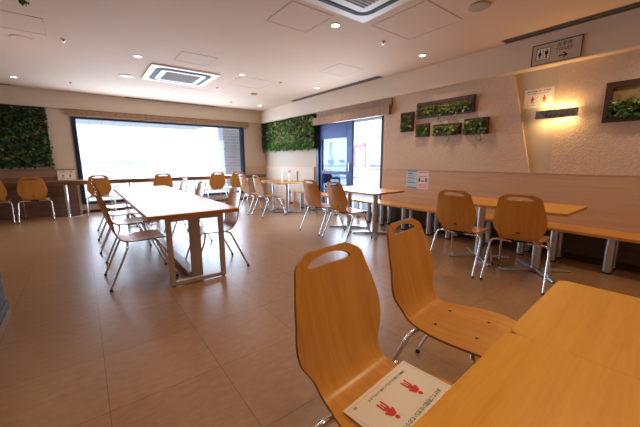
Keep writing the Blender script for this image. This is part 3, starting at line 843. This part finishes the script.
def hatch(x0, x1, y0, y1, label):
    t = thing('ceiling_hatch', label, 'hatch', ((x0 + x1) / 2, (y0 + y1) / 2, ZC), 0, 'ceiling access hatches')
    hx, hy, q = (x1 - x0) / 2, (y1 - y0) / 2, 0.008
    b = MB(); z0, z1 = -0.003, 0
    b.box(-hx, hx, -hy, -hy + q, z0, z1).box(-hx, hx, hy - q, hy, z0, z1).box(-hx, -hx + q, -hy + q, hy - q, z0, z1).box(hx - q, hx, -hy + q, hy - q, z0, z1)
    b.build('seam_frame', M['seam'], t)
    MB().box(-hx + q, hx - q, -hy + q, hy - q, -0.001, 0).build('panel', M['ceiling'], t)
hatch(-0.66, -0.16, 4.60, 5.15, 'ceiling hatch at the far left edge of the picture')
hatch(1.26, 1.76, 4.74, 5.23, 'square ceiling hatch just in front of the far air cassette')
hatch(2.46, 3.14, 5.46, 6.17, 'large ceiling hatch right of the far air cassette')
hatch(1.71, 2.38, 7.02, 7.72, 'ceiling hatch behind the far air cassette, near the window')
hatch(1.74, 2.26, 2.68, 3.20, 'square ceiling hatch left of the near downlight')
hatch(2.74, 3.42, 1.90, 2.60, 'large ceiling hatch right of the near air cassette')
hatch(3.36, 3.90, 3.84, 4.38, 'ceiling hatch beside the slot vent over the glass door')

def slot(cx, cy, L, axis, label, wd=0.09):
    t = thing('slot_vent', label, 'air vent', (cx, cy, ZC), 0 if axis == 'y' else PI / 2, 'linear ceiling slot vents')
    b = MB(); h = L / 2; w_ = wd / 2
    b.box(-w_, -w_ + 0.012, -h, h, -0.008, 0).box(w_ - 0.012, w_, -h, h, -0.008, 0).box(-w_ + 0.012, w_ - 0.012, -h, -h + 0.012, -0.008, 0).box(-w_ + 0.012, w_ - 0.012, h - 0.012, h, -0.008, 0)
    b.build('frame', M['slotgrey'], t)
    MB().box(-w_ + 0.012, w_ - 0.012, -h + 0.012, h - 0.012, -0.002, 0).build('slot', M['darkslot'], t)
    MB().box(-0.006, 0.006, -h + 0.012, h - 0.012, -0.006, -0.002).build('blade', M['slotgrey'], t)
slot(4.44, 5.44, 2.95, 'y', 'long slot vent along the soffit over the glass door', 0.13)
slot(4.455, 0.45, 2.92, 'y', 'slot vent beside the soffit above the toilet sign', 0.15)
slot(2.08, 8.885, 2.18, 'x', 'slot vent along the soffit above the wide window', 0.08)
slot(-1.7, 8.82, 1.5, 'x', 'slot vent along the soffit above the dark plant wall', 0.08)

def rrect(h, r, n=6):
    pts = []
    for cx, cy, a0 in ((h - r, h - r, 0), (-h + r, h - r, 90), (-h + r, -h + r, 180), (h - r, -h + r, 270)):
        for k in range(n + 1):
            a = math.radians(a0 + 90 * k / n); pts.append((cx + r * math.cos(a), cy + r * math.sin(a)))
    return pts
def cassette(x, y, label):
    t = thing('air_conditioner', label, 'air conditioner', (x, y, ZC), 0, 'ceiling air cassettes')
    b = MB(); b.prism(rrect(0.54, 0.012), 'z', -0.022, 0, 0.004); b.build('face_frame', M['white'], t)
    b = MB(); b.prism(rrect(0.445, 0.14), 'z', -0.026, -0.022); b.build('air_slot', M['darkslot'], t)
    b = MB(); b.prism(rrect(0.365, 0.09), 'z', -0.034, -0.024, 0.004); b.build('inner_panel', M['white'], t)
    b = MB(); b.prism(rrect(0.275, 0.01), 'z', -0.037, -0.034); gl = b.build('return_grille', M['grey'], t)
    b = MB()
    for k in range(13): b.box(-0.275, 0.275, -0.272 + k * 0.0445, -0.262 + k * 0.0445, -0.041, -0.037)
    b.build('grille_slat', M['slotgrey'], gl)
    for k in range(4):
        a = PI / 2 * k
        o = MB().box(-0.26, 0.26, 0.402, 0.414, -0.030, -0.026, 0.002).build('vane', M['black'], t)
        o.rotation_euler = (math.radians(0), 0, a)
cassette(1.56, 6.11, 'far ceiling air cassette with square grey grille')
cassette(2.05, 2.04, 'near ceiling air cassette cut off by the top edge of the picture')

# ------------------------------------------------------------------ wall lamp
t = thing('wall_lamp', 'polished rectangular wall lamp glowing above and below, right of the niche notice', 'wall lamp', (PX, 1.305, 1.765))
MB().box(-0.085, -0.073, -0.215, 0.215, -0.05, 0.05, 0.003).build('front_plate', M['mirror'], t)
MB().box(-0.073, 0.025, -0.06, 0.06, -0.025, 0.025).build('bracket', M['black'], t)
for s_ in (-1, 1):
    MB().box(-0.068, -0.03, -0.17, 0.17, s_ * 0.034 - 0.006, s_ * 0.034 + 0.006).build('glow_tube', M['glow'], t)

# ------------------------------------------------------------------ signs and papers
def disc_pts(cx, cy, r, n=14): return [(cx + r * math.cos(2 * PI * k / n), cy + r * math.sin(2 * PI * k / n)) for k in range(n)]
def flat(b, pts, z=0.0006): b.poly([(p[0], p[1], z) for p in pts])
def seated_figure(b, cx, cy, h):
    """person with crossed arms, simplified: head, torso with elbows out, two trouser legs"""
    q = lambda *a: [(cx + x * h, cy + y * h) for x, y in a]
    flat(b, disc_pts(cx, cy + 0.40 * h, 0.10 * h))
    flat(b, q((-0.13, 0.28), (0.13, 0.28), (0.27, 0.02), (0.18, -0.04), (0.13, 0.03), (0.13, -0.12), (-0.13, -0.12), (-0.13, 0.03), (-0.18, -0.04), (-0.27, 0.02)))
    flat(b, q((-0.17, -0.10), (0.17, -0.10), (0.17, -0.17), (-0.17, -0.17)), 0.0007)
    flat(b, q((-0.17, -0.15), (-0.08, -0.15), (-0.08, -0.5), (-0.17, -0.5)), 0.0007)
    flat(b, q((0.08, -0.15), (0.17, -0.15), (0.17, -0.5), (0.08, -0.5)), 0.0007)
    flat(b, q((-0.035, -0.15), (0.035, -0.15), (0.035, -0.42), (-0.035, -0.42)), 0.0007)
def notice(name, label, W_, H_, matrix, parent_kind='notice', th=0.0012):
    """printed sheet: bold heading, two red figures, small line below"""
    t = thing(name, label, 'notice'); t.matrix_world = matrix
    o = MB().box(-W_ / 2, W_ / 2, -H_ / 2, H_ / 2, -th, 0).build('sheet', M['paper'], t)
    b = MB(); e = 0.0004; m_ = 0.03 * W_; k = 0.0012
    for x0, x1, y0, y1 in ((-W_ / 2 + m_, W_ / 2 - m_, H_ / 2 - m_ - k, H_ / 2 - m_), (-W_ / 2 + m_, W_ / 2 - m_, -H_ / 2 + m_, -H_ / 2 + m_ + k),
                           (-W_ / 2 + m_, -W_ / 2 + m_ + k, -H_ / 2 + m_, H_ / 2 - m_), (W_ / 2 - m_ - k, W_ / 2 - m_, -H_ / 2 + m_, H_ / 2 - m_)):
        b.poly([(x0, y0, e), (x1, y0, e), (x1, y1, e), (x0, y1, e)])
    b.build('border_line', M['ink_pink'], t)
    for sx in (-1, 1):
        b = MB(); seated_figure(b, sx * 0.20 * W_, -0.06 * H_, 0.36 * H_); b.build('red_figure', M['ink_red'], t)
    T = lambda y: Matrix.Translation((0, y, 0.0006))
    text_mesh('heading', '感染防止対策のため、席の間隔を', 0.09 * H_, M['ink'], t, T(0.37 * H_), 0.80 * W_)
    text_mesh('heading', 'あけてご利用いただいております。', 0.075 * H_, M['ink'], t, T(0.245 * H_), 0.72 * W_)
    text_mesh('small_print', 'ご理解とご協力をよろしくお願いいたします', 0.05 * H_, M['ink'], t, Matrix.Translation((-0.06 * W_, -0.36 * H_, 0.0006)), 0.62 * W_)
    text_mesh('small_print', '店長', 0.05 * H_, M['ink'], t, Matrix.Translation((0.40 * W_, -0.41 * H_, 0.0006)), 0.04 * W_)
    return t
# sheet lying on the foreground chair: reads toward the table
a = math.radians(6)
ux, uy = math.sin(a), -math.cos(a)                       # "up" of the sheet in the floor plan
notice('seat_notice', 'white notice sheet with two red figures lying on the foreground chair seat', 0.35, 0.222,
       face_mat((0.748, 0.523, 0.4475), (uy, -ux, 0), (ux, uy, 0)))
notice('wall_notice', 'white notice with two red figures taped in the lit niche above the wall lamp', 0.325, 0.235,
       face_mat((XR - 0.005, 1.545, 1.993), (0, -1, 0), (0, 0, 1)))
notice('counter_notice', 'white notice with two red figures leaning on the counter by the window edge', 0.315, 0.215,
       face_mat((-0.295, 8.945, 0.784 + 0.108), (1, 0, 0), (0, 0.19, 1)))

# toilet sign
t = thing('toilet_sign', 'framed toilet sign with arrow on the soffit', 'sign'); t.matrix_world = face_mat((XS - 0.012, 1.365, 2.468), (0, -1, 0), (0, 0, 1))
W_, H_ = 0.49, 0.235
MB().box(-W_ / 2, W_ / 2, -H_ / 2, H_ / 2, -0.012, 0, 0.0015).build('panel', M['sign'], t)
b = MB(); k = 0.009
b.box(-W_ / 2, W_ / 2, H_ / 2 - k, H_ / 2, 0, 0.003).box(-W_ / 2, W_ / 2, -H_ / 2, -H_ / 2 + k, 0, 0.003).box(-W_ / 2, -W_ / 2 + k, -H_ / 2 + k, H_ / 2 - k, 0, 0.003).box(W_ / 2 - k, W_ / 2, -H_ / 2 + k, H_ / 2 - k, 0, 0.003)
b.build('border', M['signframe'], t)
pc = MB(); cx, cy, h = -0.125, 0.002, 0.068
pc.box(cx - 0.068, cx + 0.068, cy - h, cy + h, 0, 0.001); pb = pc.build('pictogram_tile', M['paper'], t)
b = MB(); k = 0.006
b.box(cx - 0.072, cx + 0.072, cy + h - k, cy + h, 0.001, 0.002).box(cx - 0.072, cx + 0.072, cy - h, cy - h + k, 0.001, 0.002).box(cx - 0.072, cx - 0.072 + k, cy - h + k, cy + h - k, 0.001, 0.002).box(cx + 0.072 - k, cx + 0.072, cy - h + k, cy + h - k, 0.001, 0.002)
b.box(cx - 0.0025, cx + 0.0025, cy - 0.05, cy + 0.05, 0.001, 0.002)
b.build('pictogram_border', M['signframe'], pb)
b = MB(); z = 0.0016
for s_, woman in ((-1, True), (1, False)):
    x0 = cx + s_ * 0.034
    flat(b, disc_pts(x0, cy + 0.041, 0.0095), z)
    if woman: flat(b, [(x0 - 0.008, cy + 0.028), (x0 + 0.008, cy + 0.028), (x0 + 0.021, cy - 0.014), (x0 - 0.021, cy - 0.014)], z)
    else: flat(b, [(x0 - 0.017, cy + 0.028), (x0 + 0.017, cy + 0.028), (x0 + 0.017, cy - 0.005), (x0 + 0.009, cy - 0.014), (x0 - 0.009, cy - 0.014), (x0 - 0.017, cy - 0.005)], z)
    flat(b, [(x0 - 0.009, cy - 0.013), (x0 - 0.001, cy - 0.013), (x0 - 0.001, cy - 0.052), (x0 - 0.009, cy - 0.052)], z)
    flat(b, [(x0 + 0.001, cy - 0.013), (x0 + 0.009, cy - 0.013), (x0 + 0.009, cy - 0.052), (x0 + 0.001, cy - 0.052)], z)
b.build('pictogram', M['ink'], pb)
text_mesh('lettering', 'お手洗', 0.05, M['ink_grey'], t, Matrix.Translation((0.08, 0.066, 0.0012)), 0.145)
text_mesh('lettering', 'TOILET', 0.045, M['ink_grey'], t, Matrix.Translation((0.08, 0.016, 0.0012)), 0.165)
b = MB()
flat(b, [(0.035, -0.064), (0.105, -0.064), (0.105, -0.050), (0.035, -0.050)], 0.0012)
flat(b, [(0.122, -0.057), (0.086, -0.026), (0.070, -0.026), (0.101, -0.057)], 0.0013)
flat(b, [(0.122, -0.057), (0.101, -0.057), (0.070, -0.088), (0.086, -0.088)], 0.0013)
b.build('arrow', M['ink'], t)

# posted papers
t = thing('posted_paper', 'pale blue printed paper on the panelling, left of the pink one', 'poster'); t.matrix_world = face_mat((PX - 0.0065, 3.38, 0.872), (0, -1, 0), (0, 0, 1))
MB().box(-0.11, 0.11, -0.16, 0.16, -0.001, 0).build('sheet', M['paper_blue'], t)
b = MB()
for y_, w_, h_ in ((0.145, 0.2, 0.02), (0.10, 0.12, 0.022), (0.06, 0.15, 0.010), (0.02, 0.15, 0.016), (-0.03, 0.14, 0.008), (-0.06, 0.17, 0.02), (-0.145, 0.2, 0.02)):
    x0 = -0.09; flat(b, [(x0, y_ - h_ / 2), (x0 + w_, y_ - h_ / 2), (x0 + w_, y_ + h_ / 2), (x0, y_ + h_ / 2)], 0.0005)
b.build('printed_lines', M['ink_blue'], t)
t = thing('posted_paper', 'pale pink printed paper on the panelling, right of the blue one', 'poster'); t.matrix_world = face_mat((PX - 0.0065, 3.148, 0.870), (0, -1, 0), (0, 0, 1))
MB().box(-0.115, 0.115, -0.16, 0.16, -0.001, 0).build('sheet', M['paper_pink'], t)
b = MB()
for y_, w_, h_ in ((0.13, 0.19, 0.018), (0.06, 0.18, 0.012), (-0.08, 0.16, 0.010), (-0.105, 0.18, 0.010), (-0.13, 0.15, 0.010)):
    flat(b, [(-w_ / 2, y_ - h_ / 2), (w_ / 2, y_ - h_ / 2), (w_ / 2, y_ + h_ / 2), (-w_ / 2, y_ + h_ / 2)], 0.0005)
b.build('printed_lines', M['ink_pink'], t)
b = MB()
flat(b, [(-0.085, -0.035), (-0.055, -0.04), (-0.05, 0.035), (-0.08, 0.03)], 0.0005); flat(b, [(0.055, -0.04), (0.085, -0.035), (0.08, 0.03), (0.05, 0.035)], 0.0005)
flat(b, [(-0.03, -0.03), (0.03, -0.03), (0.03, -0.012), (-0.03, -0.012)], 0.0005)
b.build('printed_figures', M['ink'], t)

# things on the far bench table
TT = 0.72
t = thing('menu_stand', 'clear white card stand with pink header on the far bench table', 'menu stand', (3.83, 6.14, TT), math.radians(40))
MB().box(-0.08, 0.08, -0.035, 0.035, 0, 0.008, 0.002).build('foot', M['white'], t)
b = MB().box(-0.075, 0.075, -0.004, 0.004, 0.008, 0.20).build('card', M['paper'], t)
MB().box(-0.075, 0.075, -0.0055, 0.0055, 0.20, 0.265, 0.002).build('header', M['ink_pink'], t)
t = thing('menu_book', 'brown upright menu holder behind the pink topped card', 'menu', (4.0, 6.06, TT), math.radians(50))
MB().box(-0.055, 0.055, -0.014, -0.010, 0, 0.24, 0.001).build('cover', M['brown'], t); MB().box(-0.055, 0.055, 0.010, 0.014, 0, 0.24, 0.001).build('cover', M['brown'], t)
MB().box(-0.05, 0.05, -0.010, 0.010, 0.002, 0.235).build('pages', M['paper'], t)
t = thing('card_stand', 'plain white card on the far bench table, left of the pink topped stand', 'card stand', (3.66, 6.18, TT), math.radians(40))
MB().box(-0.075, 0.075, -0.03, 0.03, 0, 0.006, 0.002).build('foot', M['white'], t)
MB().box(-0.07, 0.07, -0.003, 0.003, 0.006, 0.25).build('card', M['paper'], t)
# small red and white floor stand against the wall
t = thing('floor_stand', 'small white stand with red band and red foot on the floor below the corner plants', 'stand', (4.56, 7.38, 0))
MB().lathe([(0.13, 0), (0.13, 0.03), (0.05, 0.06), (0.03, 0.065)], seg=24).build('foot', M['red'], t, True)
MB().box(-0.05, 0.05, -0.04, 0.04, 0.06, 0.42, 0.01).build('body', M['white'], t)
MB().box(-0.052, 0.052, -0.042, 0.042, 0.28, 0.36, 0.006).build('band', M['red'], t)

# ------------------------------------------------------------------ lights
def light(name, kind, loc, energy, col, **kw):
    l = bpy.data.lights.new(name, kind); l.energy = energy; l.color = col
    for k, v in kw.items(): setattr(l, k, v)
    o = bpy.data.objects.new(name, l); COL.objects.link(o); o.location = loc; return o
WARM = (1.0, 0.76, 0.46)
for j, y in enumerate((-2.0, 0.32, 2.84, 5.36, 7.97)):
    for i, x in enumerate(xs):
        light('downlight_spot', 'SPOT', (x, y, ZC - 0.012), (36, 42, 40, 28, 16)[j], WARM, spot_size=math.radians(125), spot_blend=0.8, shadow_soft_size=0.05)
for s_ in (-1, 1):
    o = light('sconce_light', 'AREA', (PX - 0.045, 1.305, 1.765 + s_ * 0.05), 1.7, (1.0, 0.60, 0.20), shape='RECTANGLE', size=0.36, size_y=0.04)
    o.rotation_euler = (0, 0 if s_ < 0 else PI, PI / 2)
# daylight entering through the glazing
o = light('window_daylight', 'AREA', ((WX0 + WX1) / 2, YB - 0.04, (WZ0 + WZ1) / 2), 215, (0.60, 0.78, 1.0), shape='RECTANGLE', size=WX1 - WX0 - 0.2, size_y=WZ1 - WZ0 - 0.15)
o.rotation_euler = (-PI / 2, 0, 0)
o = light('door_daylight', 'AREA', (XR - 0.02, 4.85, (DZ0 + DZ1) / 2), 80, (0.60, 0.78, 1.0), shape='RECTANGLE', size=DZ1 - DZ0 - 0.2, size_y=1.4)
o.rotation_euler = (0, PI / 2, 0)
for x_, y_, e_ in ((0.9, 1.2, 1.2), (2.9, 3.6, 1.5), (-0.6, 5.6, 3), (2.2, 6.6, 3), (3.0, -0.9, 1.2)):
    o = light('ceiling_fill', 'AREA', (x_, y_, 1.45), e_, (1.0, 0.82, 0.70), shape='DISK', size=1.0)  # added fill lamps facing up to brighten the ceiling; no fittings here
    o.rotation_euler = (PI, 0, 0)
# sky portals at the glazing
def portal(loc, rot, sx, sy):
    o = light('sky_portal', 'AREA', loc, 1, (1, 1, 1), shape='RECTANGLE', size=sx, size_y=sy)
    o.data.cycles.is_portal = True; o.rotation_euler = rot
portal(((WX0 + WX1) / 2, YB + 0.14, (WZ0 + WZ1) / 2), (-PI / 2, 0, 0), WX1 - WX0, WZ1 - WZ0)
portal((XR + 0.14, (DY0 + DY1) / 2, (DZ0 + DZ1) / 2), (0, PI / 2, 0), DZ1 - DZ0, DY1 - DY0)

wd = bpy.data.worlds.new('World'); scene.world = wd; wd.use_nodes = True
nt = wd.node_tree; bg = nt.nodes['Background']
tc = nt.nodes.new('ShaderNodeTexCoord'); sp = nt.nodes.new('ShaderNodeSeparateXYZ')
rp = nt.nodes.new('ShaderNodeValToRGB')
rp.color_ramp.elements[0].position = 0.0; rp.color_ramp.elements[0].color = (0.90, 0.95, 1.0, 1)
rp.color_ramp.elements[1].position = 0.5; rp.color_ramp.elements[1].color = (0.88, 0.94, 1.0, 1)
nt.links.new(tc.outputs['Generated'], sp.inputs[0]); nt.links.new(sp.outputs['Z'], rp.inputs['Fac'])
nt.links.new(rp.outputs['Color'], bg.inputs['Color'])
bg.inputs['Strength'].default_value = 1.6

# ------------------------------------------------------------------ camera
cam = bpy.data.cameras.new('Camera'); co = bpy.data.objects.new('Camera', cam); COL.objects.link(co)
yaw, pitch, roll = math.radians(37.615), math.radians(9.982), math.radians(-0.14)
F = Vector((math.sin(yaw) * math.cos(pitch), math.cos(yaw) * math.cos(pitch), -math.sin(pitch)))
R0 = Vector((math.cos(yaw), -math.sin(yaw), 0)); U0 = R0.cross(F)
R = R0 * math.cos(roll) + U0 * math.sin(roll); U = -R0 * math.sin(roll) + U0 * math.cos(roll)
co.matrix_world = Matrix(((R.x, U.x, -F.x, 0), (R.y, U.y, -F.y, 0), (R.z, U.z, -F.z, 1.2195), (0, 0, 0, 1)))
cam.sensor_fit = 'HORIZONTAL'; cam.sensor_width = 36; cam.lens = 305.13 / 640 * 36
cam.clip_end = 2000; cam.clip_start = 0.02
scene.camera = co
scene.view_settings.view_transform = 'Standard'
scene.view_settings.exposure = 0.15
